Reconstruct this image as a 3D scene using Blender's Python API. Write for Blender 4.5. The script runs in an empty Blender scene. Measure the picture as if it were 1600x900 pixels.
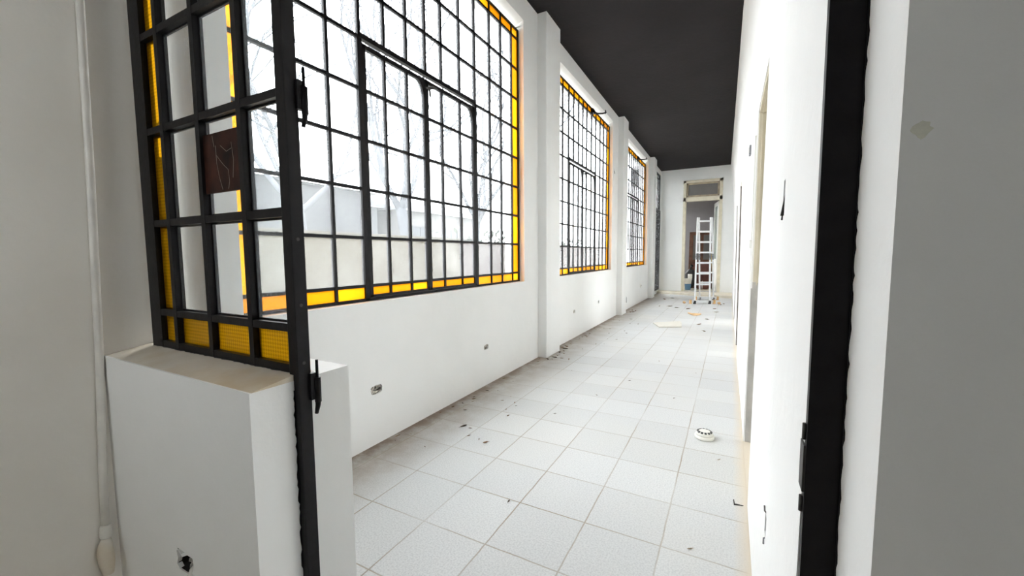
import bpy, bmesh, math, random
from mathutils import Vector, Matrix
random.seed(7)
C = bpy.context.scene.collection
R = math.radians
H = 1.1108                      # camera height (floor tiles are 0.30 m)

# ------------------------------------------------------------------ materials
def nt(name):
    m = bpy.data.materials.new(name); m.use_nodes = True
    t = m.node_tree
    return m, t, t.nodes['Principled BSDF'], t.nodes['Material Output']

def plaster(name, col, rough=0.75, blot=0.05, scale=2.5, bump=0.25, stain=None, stain_amt=0.0, stain_scale=1.2, spec=.25):
    m, t, b, o = nt(name); N, L = t.nodes, t.links
    tc = N.new('ShaderNodeTexCoord')
    n1 = N.new('ShaderNodeTexNoise'); n1.inputs['Scale'].default_value = scale; n1.inputs['Detail'].default_value = 6
    L.new(tc.outputs['Object'], n1.inputs['Vector'])
    r = N.new('ShaderNodeValToRGB')
    r.color_ramp.elements[0].position = 0.35; r.color_ramp.elements[1].position = 0.65
    r.color_ramp.elements[0].color = (*[c * (1 - blot) for c in col], 1); r.color_ramp.elements[1].color = (*col, 1)
    L.new(n1.outputs['Fac'], r.inputs['Fac'])
    colout = r.outputs['Color']
    if stain:
        n3 = N.new('ShaderNodeTexNoise'); n3.inputs['Scale'].default_value = stain_scale; n3.inputs['Detail'].default_value = 5
        L.new(tc.outputs['Object'], n3.inputs['Vector'])
        r3 = N.new('ShaderNodeValToRGB'); r3.color_ramp.elements[0].position = 0.45; r3.color_ramp.elements[1].position = 0.75
        r3.color_ramp.elements[1].color = (stain_amt,) * 3 + (1,)
        L.new(n3.outputs['Fac'], r3.inputs['Fac'])
        mx = N.new('ShaderNodeMixRGB'); mx.inputs['Color2'].default_value = (*stain, 1)
        L.new(r3.outputs['Color'], mx.inputs['Fac']); L.new(colout, mx.inputs['Color1']); colout = mx.outputs['Color']
    L.new(colout, b.inputs['Base Color'])
    n2 = N.new('ShaderNodeTexNoise'); n2.inputs['Scale'].default_value = 14; n2.inputs['Detail'].default_value = 8
    L.new(tc.outputs['Object'], n2.inputs['Vector'])
    bp = N.new('ShaderNodeBump'); bp.inputs['Strength'].default_value = bump; bp.inputs['Distance'].default_value = 0.01
    L.new(n2.outputs['Fac'], bp.inputs['Height']); L.new(bp.outputs['Normal'], b.inputs['Normal'])
    b.inputs['Roughness'].default_value = rough
    b.inputs['Specular IOR Level'].default_value = spec
    return m

def plain(name, col, rough=0.5, metal=0.0, var=0.15, scale=8, bump=0.0, spec=0.5):
    m, t, b, o = nt(name); N, L = t.nodes, t.links
    tc = N.new('ShaderNodeTexCoord')
    n1 = N.new('ShaderNodeTexNoise'); n1.inputs['Scale'].default_value = scale; n1.inputs['Detail'].default_value = 5
    L.new(tc.outputs['Object'], n1.inputs['Vector'])
    r = N.new('ShaderNodeValToRGB')
    r.color_ramp.elements[0].position = 0.3; r.color_ramp.elements[1].position = 0.7
    r.color_ramp.elements[0].color = (*[c * (1 - var) for c in col], 1); r.color_ramp.elements[1].color = (*[min(1, c * (1 + var)) for c in col], 1)
    L.new(n1.outputs['Fac'], r.inputs['Fac']); L.new(r.outputs['Color'], b.inputs['Base Color'])
    b.inputs['Roughness'].default_value = rough; b.inputs['Metallic'].default_value = metal
    b.inputs['Specular IOR Level'].default_value = spec
    if bump:
        bp = N.new('ShaderNodeBump'); bp.inputs['Strength'].default_value = bump; bp.inputs['Distance'].default_value = 0.004
        L.new(n1.outputs['Fac'], bp.inputs['Height']); L.new(bp.outputs['Normal'], b.inputs['Normal'])
    return m

def glass(name, tint, dust, dustcol, gloss=0.06, wave=False, smear=True):
    m, t, b, o = nt(name); N, L = t.nodes, t.links; N.remove(b)
    tr = N.new('ShaderNodeBsdfTransparent'); tr.inputs['Color'].default_value = (*tint, 1)
    tl = N.new('ShaderNodeBsdfTranslucent'); tl.inputs['Color'].default_value = (*dustcol, 1)
    gl = N.new('ShaderNodeBsdfGlossy'); gl.inputs['Roughness'].default_value = 0.06
    mx = N.new('ShaderNodeMixShader'); mx.inputs['Fac'].default_value = dust
    L.new(tr.outputs[0], mx.inputs[1]); L.new(tl.outputs[0], mx.inputs[2])
    tc = N.new('ShaderNodeTexCoord')
    if smear:
        n = N.new('ShaderNodeTexNoise'); n.inputs['Scale'].default_value = 2.2; n.inputs['Detail'].default_value = 4
        L.new(tc.outputs['Object'], n.inputs['Vector'])
        mr = N.new('ShaderNodeMapRange'); mr.inputs['From Min'].default_value = 0.3; mr.inputs['From Max'].default_value = 0.7
        mr.inputs['To Min'].default_value = dust * 0.7; mr.inputs['To Max'].default_value = min(1, dust * 1.35)
        L.new(n.outputs['Fac'], mr.inputs['Value']); L.new(mr.outputs[0], mx.inputs['Fac'])
    fr = N.new('ShaderNodeLayerWeight'); pw = N.new('ShaderNodeMath'); pw.operation = 'POWER'; pw.inputs[1].default_value = 4.0
    L.new(fr.outputs['Facing'], pw.inputs[0])
    m2 = N.new('ShaderNodeMixShader'); ml = N.new('ShaderNodeMath'); ml.operation = 'MULTIPLY'; ml.inputs[1].default_value = gloss
    L.new(pw.outputs[0], ml.inputs[0]); L.new(ml.outputs[0], m2.inputs['Fac'])
    L.new(mx.outputs[0], m2.inputs[1]); L.new(gl.outputs[0], m2.inputs[2]); L.new(m2.outputs[0], o.inputs['Surface'])
    if wave:                                    # pressed diamond pattern of the yellow panes
        mp = N.new('ShaderNodeMapping'); mp.inputs['Rotation'].default_value = (0, R(45), 0)
        L.new(tc.outputs['Object'], mp.inputs['Vector'])
        ck = N.new('ShaderNodeTexChecker'); ck.inputs['Scale'].default_value = 115
        L.new(mp.outputs[0], ck.inputs['Vector'])
        mc = N.new('ShaderNodeMixRGB'); mc.inputs['Color1'].default_value = (*dustcol, 1)
        mc.inputs['Color2'].default_value = (*[c * 0.7 for c in dustcol], 1)
        L.new(ck.outputs['Fac'], mc.inputs['Fac']); L.new(mc.outputs[0], tl.inputs['Color'])
    return m

def tile_floor(name):
    m, t, b, o = nt(name); N, L = t.nodes, t.links
    tc = N.new('ShaderNodeTexCoord')
    sp = N.new('ShaderNodeSeparateXYZ'); L.new(tc.outputs['Object'], sp.inputs[0])
    def math_(op, a, bb=None, clamp=False):
        n = N.new('ShaderNodeMath'); n.operation = op; n.use_clamp = clamp
        for i, v in enumerate((a, bb)):
            if v is None: continue
            if isinstance(v, (int, float)): n.inputs[i].default_value = v
            else: L.new(v, n.inputs[i])
        return n.outputs[0]
    def tilecoord(c, off):
        return math_('DIVIDE', math_('ADD', c, off), 0.30)
    wob = N.new('ShaderNodeTexNoise'); wob.inputs['Scale'].default_value = 9; wob.inputs['Detail'].default_value = 3
    L.new(tc.outputs['Object'], wob.inputs['Vector'])
    wv = math_('MULTIPLY', math_('SUBTRACT', wob.outputs['Fac'], 0.5), 0.02)
    tx = math_('ADD', tilecoord(sp.outputs['X'], 1.1007 + 30), wv); ty = math_('ADD', tilecoord(sp.outputs['Y'], -1.266 + 30), wv)
    def edge(tcd):
        f = math_('FRACT', tcd); return math_('MINIMUM', f, math_('SUBTRACT', 1.0, f))
    e = math_('MINIMUM', edge(tx), edge(ty))
    gap = N.new('ShaderNodeMapRange'); gap.inputs['From Min'].default_value = 0.005; gap.inputs['From Max'].default_value = 0.013
    gap.inputs['To Min'].default_value = 1; gap.inputs['To Max'].default_value = 0
    L.new(e, gap.inputs['Value'])
    # every joint is filled a little differently
    jn = N.new('ShaderNodeTexNoise'); jn.inputs['Scale'].default_value = 1.6; jn.inputs['Detail'].default_value = 4
    L.new(tc.outputs['Object'], jn.inputs['Vector'])
    js = N.new('ShaderNodeMapRange'); js.inputs['From Min'].default_value = 0.35; js.inputs['From Max'].default_value = 0.6
    js.inputs['To Min'].default_value = 0.25; js.inputs['To Max'].default_value = 1.0
    L.new(jn.outputs['Fac'], js.inputs['Value'])
    gfac = math_('MULTIPLY', gap.outputs[0], js.outputs[0], True)
    # per-tile tint
    cmb = N.new('ShaderNodeCombineXYZ'); L.new(math_('FLOOR', tx), cmb.inputs[0]); L.new(math_('FLOOR', ty), cmb.inputs[1])
    wn = N.new('ShaderNodeTexWhiteNoise'); L.new(cmb.outputs[0], wn.inputs['Vector'])
    r1 = N.new('ShaderNodeValToRGB'); r1.color_ramp.elements[0].color = (.60, .605, .60, 1); r1.color_ramp.elements[1].color = (.655, .66, .655, 1)
    L.new(wn.outputs['Value'], r1.inputs['Fac'])
    # terrazzo speckle
    v = N.new('ShaderNodeTexNoise'); v.inputs['Scale'].default_value = 150; v.inputs['Detail'].default_value = 4
    L.new(tc.outputs['Object'], v.inputs['Vector'])
    r2 = N.new('ShaderNodeValToRGB'); r2.color_ramp.elements[0].position = 0.36; r2.color_ramp.elements[1].position = 0.58
    r2.color_ramp.elements[0].color = (.84, .84, .85, 1); r2.color_ramp.elements[1].color = (1.02, 1.02, 1.02, 1)
    L.new(v.outputs['Fac'], r2.inputs['Fac'])
    mm = N.new('ShaderNodeMixRGB'); mm.blend_type = 'MULTIPLY'; mm.inputs['Fac'].default_value = 1
    L.new(r1.outputs[0], mm.inputs['Color1']); L.new(r2.outputs[0], mm.inputs['Color2'])
    # joints
    mg = N.new('ShaderNodeMixRGB'); mg.inputs['Color2'].default_value = (.33, .275, .21, 1)
    L.new(gfac, mg.inputs['Fac']); L.new(mm.outputs[0], mg.inputs['Color1'])
    # dusty film
    dn = N.new('ShaderNodeTexNoise'); dn.inputs['Scale'].default_value = 1.1; dn.inputs['Detail'].default_value = 6
    L.new(tc.outputs['Object'], dn.inputs['Vector'])
    dr = N.new('ShaderNodeMapRange'); dr.inputs['From Min'].default_value = 0.45; dr.inputs['From Max'].default_value = 0.75
    dr.inputs['To Min'].default_value = 0; dr.inputs['To Max'].default_value = 0.35
    L.new(dn.outputs['Fac'], dr.inputs['Value'])
    md = N.new('ShaderNodeMixRGB'); md.inputs['Color2'].default_value = (.68, .65, .58, 1)
    L.new(dr.outputs[0], md.inputs['Fac']); L.new(mg.outputs[0], md.inputs['Color1'])
    # swept dirt lying along the window wall, and screed dust along the other wall
    bn = N.new('ShaderNodeTexNoise'); bn.inputs['Scale'].default_value = 7; bn.inputs['Detail'].default_value = 8; bn.inputs['Roughness'].default_value = .65
    L.new(tc.outputs['Object'], bn.inputs['Vector'])
    dist = math_('ADD', sp.outputs['X'], 1.815)
    near = N.new('ShaderNodeMapRange'); near.inputs['From Min'].default_value = 0.0; near.inputs['From Max'].default_value = 0.42
    near.inputs['To Min'].default_value = 1.05; near.inputs['To Max'].default_value = 0.0
    L.new(dist, near.inputs['Value'])
    br = N.new('ShaderNodeMapRange'); br.inputs['From Min'].default_value = 0.2; br.inputs['From Max'].default_value = 0.6
    L.new(bn.outputs['Fac'], br.inputs['Value'])
    df = math_('MULTIPLY', near.outputs[0], br.outputs[0], True)
    mb_ = N.new('ShaderNodeMixRGB'); mb_.inputs['Color2'].default_value = (.33, .265, .205, 1)
    L.new(df, mb_.inputs['Fac']); L.new(md.outputs[0], mb_.inputs['Color1'])
    hug = N.new('ShaderNodeMapRange'); hug.inputs['From Min'].default_value = 0.015; hug.inputs['From Max'].default_value = 0.12
    hug.inputs['To Min'].default_value = 1.0; hug.inputs['To Max'].default_value = 0.0
    L.new(dist, hug.inputs['Value'])
    mh = N.new('ShaderNodeMixRGB'); mh.inputs['Color2'].default_value = (.20, .15, .115, 1)
    L.new(math_('MULTIPLY', hug.outputs[0], math_('MULTIPLY', br.outputs[0], 1.2), True), mh.inputs['Fac']); L.new(mb_.outputs[0], mh.inputs['Color1']); mb_ = mh
    d2 = N.new('ShaderNodeMapRange'); d2.inputs['From Min'].default_value = 0.06; d2.inputs['From Max'].default_value = 0.11
    d2.inputs['To Min'].default_value = 0; d2.inputs['To Max'].default_value = 0.9
    L.new(math_('ADD', sp.outputs['X'], math_('MULTIPLY', wob.outputs['Fac'], 0.03)), d2.inputs['Value'])
    me = N.new('ShaderNodeMixRGB'); me.inputs['Color2'].default_value = (.66, .58, .47, 1)
    L.new(d2.outputs[0], me.inputs['Fac']); L.new(mb_.outputs[0], me.inputs['Color1'])
    L.new(me.outputs[0], b.inputs['Base Color'])
    b.inputs['Roughness'].default_value = 0.5; b.inputs['Specular IOR Level'].default_value = 0.3
    bp = N.new('ShaderNodeBump'); bp.inputs['Strength'].default_value = 0.4; bp.inputs['Distance'].default_value = 0.003; bp.invert = True
    L.new(gfac, bp.inputs['Height']); L.new(bp.outputs[0], b.inputs['Normal'])
    return m

M = {}
M['wall'] = plaster('white_paint', (.905, .91, .90), blot=.03)
M['patch'] = plaster('greenish_smudge', (.80, .80, .70), blot=.2, scale=60)
M['room'] = plaster('grimy_white_paint', (.82, .795, .745), blot=.07, scale=1.6, stain=(.62, .57, .48), stain_amt=.4)
M['dim'] = plaster('low_bounce_grey', (.22, .215, .20), blot=.06)  # unseen front room surfaces darkened to cut bounced light
M['sill'] = plaster('stained_sill', (.78, .73, .64), blot=.14, scale=5, stain=(.52, .40, .23), stain_amt=.85, stain_scale=4.5)
M['beige'] = plaster('beige_render', (.66, .61, .50), blot=.12, scale=6)
M['grey_render'] = plaster('bare_grey_render', (.47, .46, .45), blot=.18, scale=9, bump=.6)
M['ceiling'] = plaster('black_ceiling_paint', (.019, .0168, .0178), blot=.2, scale=1.8, bump=.5, rough=.8, spec=.12)
M['floor'] = tile_floor('speckled_tiles')
M['screed'] = plaster('screed', (.70, .64, .53), blot=.15, scale=8)
M['iron'] = plain('black_iron_paint', (.0075, .0068, .0080), .45, 0, .3, 30, .3, .16)
M['iron_worn'] = plain('worn_iron', (.03, .027, .024), .55, 0, .4, 40, .4)
M['clear'] = glass('dusty_clear_glass', (.95, .97, .98), .09, (.93, .96, .98), .6)
M['amber'] = glass('orange_glass', (.50, .17, .003), .75, (.50, .17, .003), .5)
M['yellow'] = glass('yellow_glass', (.70, .27, .004), .70, (.70, .27, .004), .5)
M['pressed'] = glass('pressed_yellow_glass', (.31, .15, .003), .80, (.37, .185, .002), .4, wave=True, smear=False)
M['tan'] = plain('worn_tan_paint', (.40, .33, .235), .6, 0, .2, 9)
M['cream'] = plain('cream_gloss_paint', (.66, .60, .47), .5, 0, .12, 6)
M['white_gloss'] = plain('white_door_paint', (.78, .78, .74), .45, 0, .06, 6)
M['alu'] = plain('aluminium', (.80, .81, .82), .35, .35, .05, 20)
M['grey_plastic'] = plain('grey_plastic', (.16, .16, .17), .5)
M['dark_rubber'] = plain('dark_rubber', (.03, .03, .03), .7)
M['orange_plastic'] = plain('orange_plastic', (.66, .40, .17), .5)
M['white_plastic'] = plain('white_plastic', (.84, .83, .78), .4, 0, .03)
M['black_plastic'] = plain('black_plastic', (.02, .02, .02), .5)
M['pipe'] = plain('painted_pipe', (.72, .70, .65), .5, 0, .08, 12)
M['rubble'] = plain('mortar_rubble', (.50, .47, .42), .9, 0, .5, 60, .8)
M['cavity'] = plain('dark_cavity', (.03, .028, .026), .9, 0, .4, 40)  # near-black colour paints the shade inside the wall holes
M['leaf'] = plain('dry_leaf', (.26, .15, .08), .8, 0, .4, 40)
M['leaf_pale'] = plain('pale_leaf', (.44, .35, .25), .8, 0, .4, 40)
M['leaf_dark'] = plain('dark_leaf', (.17, .13, .10), .8, 0, .4, 40)
M['board'] = plain('pale_board', (.66, .635, .57), .8, 0, .06, 10)
M['cardboard'] = plain('cardboard', (.66, .43, .22), .8, 0, .25, 20)
M['brown_wood'] = plain('brown_wood', (.13, .055, .03), .6, 0, .35, 10, .3)
M['red_wood'] = plain('red_brown_panel', (.16, .055, .04), .6, 0, .25, 10)
M['lilac'] = plaster('lilac_grey_paint', (.33, .315, .32), blot=.08)
M['glass_grey'] = plain('dull_grey_glass', (.16, .15, .14), .3, 0, .1, 4)
M['glass_green'] = plain('greenish_glass', (.42, .47, .43), .15, 0, .12, 3)
M['blue'] = plain('blue_plastic', (.12, .25, .40), .5)
M['dark_pane'] = plain('dark_brown_pane', (.030, .0095, .006), .5, 0, .85, 14, 0, .12)
M['scratch'] = plain('pale_scratch', (.5, .45, .4), .6)
M['bark'] = plain('grey_bark', (.075, .08, .09), .9, 0, .3, 5, .5)
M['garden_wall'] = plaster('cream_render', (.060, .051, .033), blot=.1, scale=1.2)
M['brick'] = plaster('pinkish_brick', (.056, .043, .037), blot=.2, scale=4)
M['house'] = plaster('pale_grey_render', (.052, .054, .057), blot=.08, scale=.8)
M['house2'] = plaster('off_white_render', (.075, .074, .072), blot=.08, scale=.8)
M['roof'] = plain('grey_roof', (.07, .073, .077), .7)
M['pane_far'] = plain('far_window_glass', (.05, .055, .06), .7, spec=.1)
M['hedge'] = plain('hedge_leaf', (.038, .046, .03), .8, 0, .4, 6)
M['bounce_ground'] = plain('pale_bounce_ground', (.70, .68, .63), .9, 0, .1, 2)  # unseen ground made pale as a reflector into the gallery
M['slit_shade'] = plain('dark_slit_shade', (.16, .14, .125), .7, 0, .5, 9, .3)  # painted shade for the slits of the farther doorways
M['yellow_wood'] = plain('yellow_pole', (.50, .36, .10), .6)

# ------------------------------------------------------------------ mesh tools
class MB:
    def __init__(s): s.bm = bmesh.new(); s.mi = 0; s.mats = []
    def mat(s, m):
        if m not in s.mats: s.mats.append(m)
        s.mi = s.mats.index(m); return s
    def face(s, pts):
        f = s.bm.faces.new([s.bm.verts.new(p) for p in pts]); f.material_index = s.mi; return f
    def box(s, a, b, bev=0.0, mtx=None):
        x0, y0, z0 = a; x1, y1, z1 = b
        v = [s.bm.verts.new(Vector(p) if mtx is None else mtx @ Vector(p)) for p in
             ((x0,y0,z0),(x1,y0,z0),(x1,y1,z0),(x0,y1,z0),(x0,y0,z1),(x1,y0,z1),(x1,y1,z1),(x0,y1,z1))]
        fs = [s.bm.faces.new([v[i] for i in q]) for q in ((3,2,1,0),(4,5,6,7),(0,1,5,4),(1,2,6,5),(2,3,7,6),(3,0,4,7))]
        for f in fs: f.material_index = s.mi
        if bev:
            es = list({e for f in fs for e in f.edges})
            r = bmesh.ops.bevel(s.bm, geom=es, offset=bev, segments=2, affect='EDGES', profile=.7)
            for f in r['faces']: f.material_index = s.mi
        return s
    def tube(s, pts, rad, n=8, caps=True):
        pts = [Vector(p) for p in pts]; rs = rad if isinstance(rad, (list, tuple)) else [rad] * len(pts)
        rings = []; ref = None
        for i, p in enumerate(pts):
            d = (pts[min(i + 1, len(pts) - 1)] - pts[max(i - 1, 0)]).normalized()
            if ref is None: ref = Vector((0, 0, 1)) if abs(d.z) < .9 else Vector((1, 0, 0))
            a = (ref - d * ref.dot(d)).normalized(); ref = a; b = d.cross(a)
            rings.append([s.bm.verts.new(p + (a * math.cos(k * 2 * math.pi / n) + b * math.sin(k * 2 * math.pi / n)) * rs[i]) for k in range(n)])
        for r0, r1 in zip(rings, rings[1:]):
            for k in range(n):
                f = s.bm.faces.new((r0[k], r0[(k+1) % n], r1[(k+1) % n], r1[k])); f.material_index = s.mi; f.smooth = n > 5
        if caps:
            f = s.bm.faces.new(rings[0][::-1]); f.material_index = s.mi
            f = s.bm.faces.new(rings[-1]); f.material_index = s.mi
        return s
    def lathe(s, prof, c=(0, 0, 0), n=32, smooth=True):
        rings = []
        for r, z in prof:
            rings.append([s.bm.verts.new((c[0] + r * math.cos(2*math.pi*k/n), c[1] + r * math.sin(2*math.pi*k/n), c[2] + z)) for k in range(n)])
        for r0, r1 in zip(rings, rings[1:]):
            for k in range(n):
                f = s.bm.faces.new((r0[k], r0[(k+1) % n], r1[(k+1) % n], r1[k])); f.material_index = s.mi; f.smooth = smooth
        f = s.bm.faces.new(rings[0][::-1]); f.material_index = s.mi
        f = s.bm.faces.new(rings[-1]); f.material_index = s.mi
        return s
    def prism(s, poly, lift):
        """extrude a planar polygon (list of 3-D points) along the vector lift"""
        lift = Vector(lift); n = len(poly)
        a = [s.bm.verts.new(p) for p in poly]; b = [s.bm.verts.new(Vector(p) + lift) for p in poly]
        for f in ([s.bm.faces.new(a[::-1]), s.bm.faces.new(b)] + [s.bm.faces.new((a[i], a[(i+1) % n], b[(i+1) % n], b[i])) for i in range(n)]):
            f.material_index = s.mi
        return s
    def build(s, name, m=None, parent=None, fix=True, origin=None, wname=True):
        if fix: bmesh.ops.recalc_face_normals(s.bm, faces=s.bm.faces[:])
        me = bpy.data.meshes.new(name)
        base = Vector(origin) if origin is not None else (Vector(parent['_o']) if parent is not None and '_o' in parent else Vector((0, 0, 0)))
        for v in s.bm.verts: v.co -= base
        s.bm.to_mesh(me); s.bm.free()
        for mm in (s.mats or [m]): me.materials.append(mm)
        o = bpy.data.objects.new(name, me); C.objects.link(o)
        if parent is not None:
            o.parent = parent
            o['_o'] = tuple(base)
        else:
            o.location = base; o['_o'] = tuple(base)
        return o

def tag(o, label=None, cat=None, group=None, kind=None):
    if label: o['label'] = label
    if cat: o['category'] = cat
    if group: o['group'] = group
    if kind: o['kind'] = kind
    return o
def empty(name, loc, label=None, cat=None, group=None, kind=None):
    o = bpy.data.objects.new(name, None); C.objects.link(o); o.location = loc; o.empty_display_size = .1
    o['_o'] = tuple(loc)
    return tag(o, label, cat, group, kind)

def slab(mb, us, vs, T, P, holes):
    """thick panel on a (u,v) grid; holes = (u0,u1,v0,v1,depth or None for right through); P(u,v,w) -> point"""
    us = sorted(set([round(x, 5) for x in us] + [round(h[i], 5) for h in holes for i in (0, 1)]))
    vs = sorted(set([round(x, 5) for x in vs] + [round(h[i], 5) for h in holes for i in (2, 3)]))
    nu, nv = len(us) - 1, len(vs) - 1
    f = [[0.0] * nv for _ in range(nu)]
    for i in range(nu):
        for j in range(nv):
            uc, vc = (us[i] + us[i+1]) / 2, (vs[j] + vs[j+1]) / 2
            for h in holes:
                if h[0] < uc < h[1] and h[2] < vc < h[3]: f[i][j] = T if h[4] is None else h[4]
    g = lambda i, j: f[i][j] if 0 <= i < nu and 0 <= j < nv else T
    cache = {}
    def V(u, v, w):
        k = (u, v, round(w, 5))
        if k not in cache: cache[k] = mb.bm.verts.new(P(u, v, w))
        return cache[k]
    def q(*ks):
        fc = mb.bm.faces.new([V(*k) for k in ks]); fc.material_index = mb.mi
    for i in range(nu):
        for j in range(nv):
            a, b, c, d = us[i], us[i+1], vs[j], vs[j+1]
            if f[i][j] < T:
                w = f[i][j]; q((a,c,w),(b,c,w),(b,d,w),(a,d,w)); q((a,c,T),(a,d,T),(b,d,T),(b,c,T))
    for i in range(nu + 1):
        for j in range(nv):
            w0, w1 = g(i-1, j), g(i, j)
            if abs(w0 - w1) > 1e-6: q((us[i],vs[j],w0),(us[i],vs[j],w1),(us[i],vs[j+1],w1),(us[i],vs[j+1],w0))
    for i in range(nu):
        for j in range(nv + 1):
            w0, w1 = g(i, j-1), g(i, j)
            if abs(w0 - w1) > 1e-6: q((us[i],vs[j],w0),(us[i],vs[j],w1),(us[i+1],vs[j],w1),(us[i+1],vs[j],w0))

def sm(x, a, b):
    t = max(0, min(1, (x - a) / (b - a))); return t * t * (3 - 2 * t)
def ceil_z(y):
    return 3.56 - .012 * (y - 4.0) if y > .7 else 3.60
XL, XP = -1.815, -1.715         # window wall plane, pilaster faces
YE = 12.5                       # end wall

# ------------------------------------------------------------------ setting
b = MB(); b.box((-2.3, .62, -.2), (.268, YE + .12, 0))
tag(b.build('floor', M['floor']), 'pale speckled square tile floor of the long gallery', 'floor', kind='structure')
b = MB()
ys = [.7 + i * .5 for i in range(25)]
slab(b, [-2.1, .9], ys, .15, lambda u, v, w: (u, v, ceil_z(v) + w), [])
tag(b.build('ceiling', M['ceiling']), 'black painted ceiling over the gallery', 'ceiling', kind='structure')

b = MB(); b.box((-2.3, -1.5, -.30), (3.3, .62, -.16))
tag(b.build('floor_front', M['screed']), 'dusty lower floor of the front room', 'floor', kind='structure')
# window wall ------------------------------------------------------
WIN = [(0.985, 3.675), (4.37, 7.06), (7.73, 10.42)]
ZB, ZT = .846, 3.345
boxes = [(1.650, 1.748, .300, .356), (2.885, 2.965, .308, .356), (5.12, 5.20, .330, .382), (6.27, 6.345, .34, .39)]
slot = (7.18, 7.215, 2.49, 2.58)
holes = [(a, c, ZB, ZT, None) for a, c in WIN] + [(11.5, 12.3, .10, 3.30, None)] + [(*q, .05) for q in boxes] + [(*slot, .04)]
def PL(u, v, w):
    z = v if v < 3.44 else ceil_z(u) + .02
    x = XL - w
    if abs(v - ZT) < 1e-4 and w > .01: z -= .085        # head of the reveal slopes down to the frame
    return (x, u, z)
b = MB()
slab(b, [.86, 1.5, 2.5, 3.9, 4.2, 5, 6, 7.2, 8, 9, 10, 11, YE + .1], [0, .5, 3.45], .22, PL, holes)
wl = tag(b.build('wall_left', M['wall']), 'white wall with the row of black iron windows', 'wall', kind='structure')
for k, (a, c) in enumerate([(4.0, 4.385), (7.45, 7.80), (10.68, 11.08)]):
    b = MB(); b.box((XL - .02, a, 0), (XP, c, 3.7), .008)
    tag(b.build('pilaster', M['wall'], wl), ['white pilaster between the first and second windows', 'white pilaster between the second and third windows', 'white pilaster beyond the third window'][k])

# right wall -------------------------------------------------------
DOORS = [(2.0, 2.72), (4.90, 5.62), (7.15, 7.87)]
def RX(y, z):
    f = sm(y, 2.9, 5.0)
    return .100 - .0022 * y * f + .007 * min(z, 2.2) * (1 - f) - .0112 * y * (max(z, 0) / 3.45) ** 3 * sm(y, 2.4, 4.5)
def PR(u, v, w):
    return (RX(u, v) + w, u, v if v < 3.44 else ceil_z(u) + .02)
b = MB()
rec = [(1.165, 1.20, 1.20, 1.285, .05), (1.19, 1.225, .375, .43, .04)]
slab(b, [.7225] + [1 + .5 * i for i in range(23)] + [YE + .1], [0, .4, .8, 1.2, 1.6, 2.0, 2.4, 2.8, 3.1, 3.45], .18, PR,
     [(a, c, 0, 1.90, None) for a, c in DOORS] + rec)
tag(b.build('wall_right', M['wall']), 'long white wall with three low doorways along the right of the gallery', 'wall', kind='structure')

# end wall ---------------------------------------------------------
DX0, DX1, DZ0, DZ1 = -1.215, -.235, .055, 3.13
b = MB()
slab(b, [-2.06, -1.5, -.1, .45], [-.1, 1.5, 3.40, 3.5], .14, lambda u, v, w: (u, YE + w, v), [(DX0, DX1, -.1 + .155, DZ1, None)])
tag(b.build('wall_end', M['wall']), 'white end wall with the tall cream doorway', 'wall', kind='structure')
b = MB(); b.prism([(-1.83, 12.15, -.01), (RX(11.4, 0) - .005, 11.40, -.01), (RX(11.4, 0) - .005, YE, -.01), (-1.83, YE, -.01)], (0, 0, .062))
tag(b.build('trim_1', M['screed']), 'low pale step in front of the end doorway', 'step', kind='structure')

# front partition with the opening we look through ------------------
def PLow(u, v, w): return (u, .606 + w, v)
b = MB()
holes_low = [(-1.590, -1.474, .084, .156, .16)]
slab(b, [-2.12, -1.115], [-.2, .748], .32, PLow, holes_low)
wlow = b.build('wall_low', M['wall']); tag(wlow, 'low white wall carrying the iron partition', 'low wall', kind='structure')
b = MB(); b.prism([(-2.05, .606, .747), (-2.05, .741, .767), (-2.05, .790, .767), (-2.05, .792, .747)], (.934, 0, 0))
tag(b.build('sill', M['sill'], wlow), 'stained beige sill')
b = MB()                        # wall on the right of the opening, its rough white reveal
b.prism([(.160, .606, -.2), (3.2, .606, -.2), (3.2, .764, -.2), (.149, .764, -.2), (.147, .70, -.2)], (0, 0, 3.8))
wf = b.build('wall_front', M['wall'])
tag(wf, 'white wall on the right of the opening, in shade', 'wall', kind='structure')
b = MB(); rq = random.Random(2)
b.prism([(.177 + .0085 * math.cos(t) * rq.uniform(.75, 1.15), .6062, 1.242 + .0095 * math.sin(t) * rq.uniform(.75, 1.15)) for t in [k * math.pi / 8 for k in range(16)]], (0, -.0008, 0))
tag(b.build('paint_patch', M['patch'], wf), 'small greenish grey smudge')
b = MB(); b.box((-2.05, .606, 2.62), (.45, .80, 3.6))
tag(b.build('trim_2', M['wall']), 'white lintel over the opening', 'lintel', kind='structure')

# the dim front room the camera stands in ----------------------------
b = MB(); slab(b, [-1.4, -.5, .80], [-.2, 1, 2, 3.6], .15, lambda u, v, w: (-2.05 - w, u, v), [])
tag(b.build('wall_side', M['room']), 'grimy off-white side wall with the thin pipe in its corner', 'wall', kind='structure')
b = MB(); slab(b, [-2.15, 3.2], [-.2, 3.6], .15, lambda u, v, w: (u, -1.3 - w, v), [(-1.75, -1.15, 1.3, 2.0, None)])  # opening added out of view to light the low wall
tag(b.build('wall_back', M['dim']), 'plain wall behind the viewpoint with an opening added for light', 'wall', kind='structure')
b = MB(); slab(b, [-1.45, .78], [-.2, 3.6], .15, lambda u, v, w: (3.05 + w, u, v), [(.20, .50, .5, 3.1, None)])  # tall unseen opening added to light the opposite side wall
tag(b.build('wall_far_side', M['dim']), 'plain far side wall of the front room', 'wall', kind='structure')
b = MB(); b.box((-2.15, -1.45, 3.6), (3.2, .80, 3.72))
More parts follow.
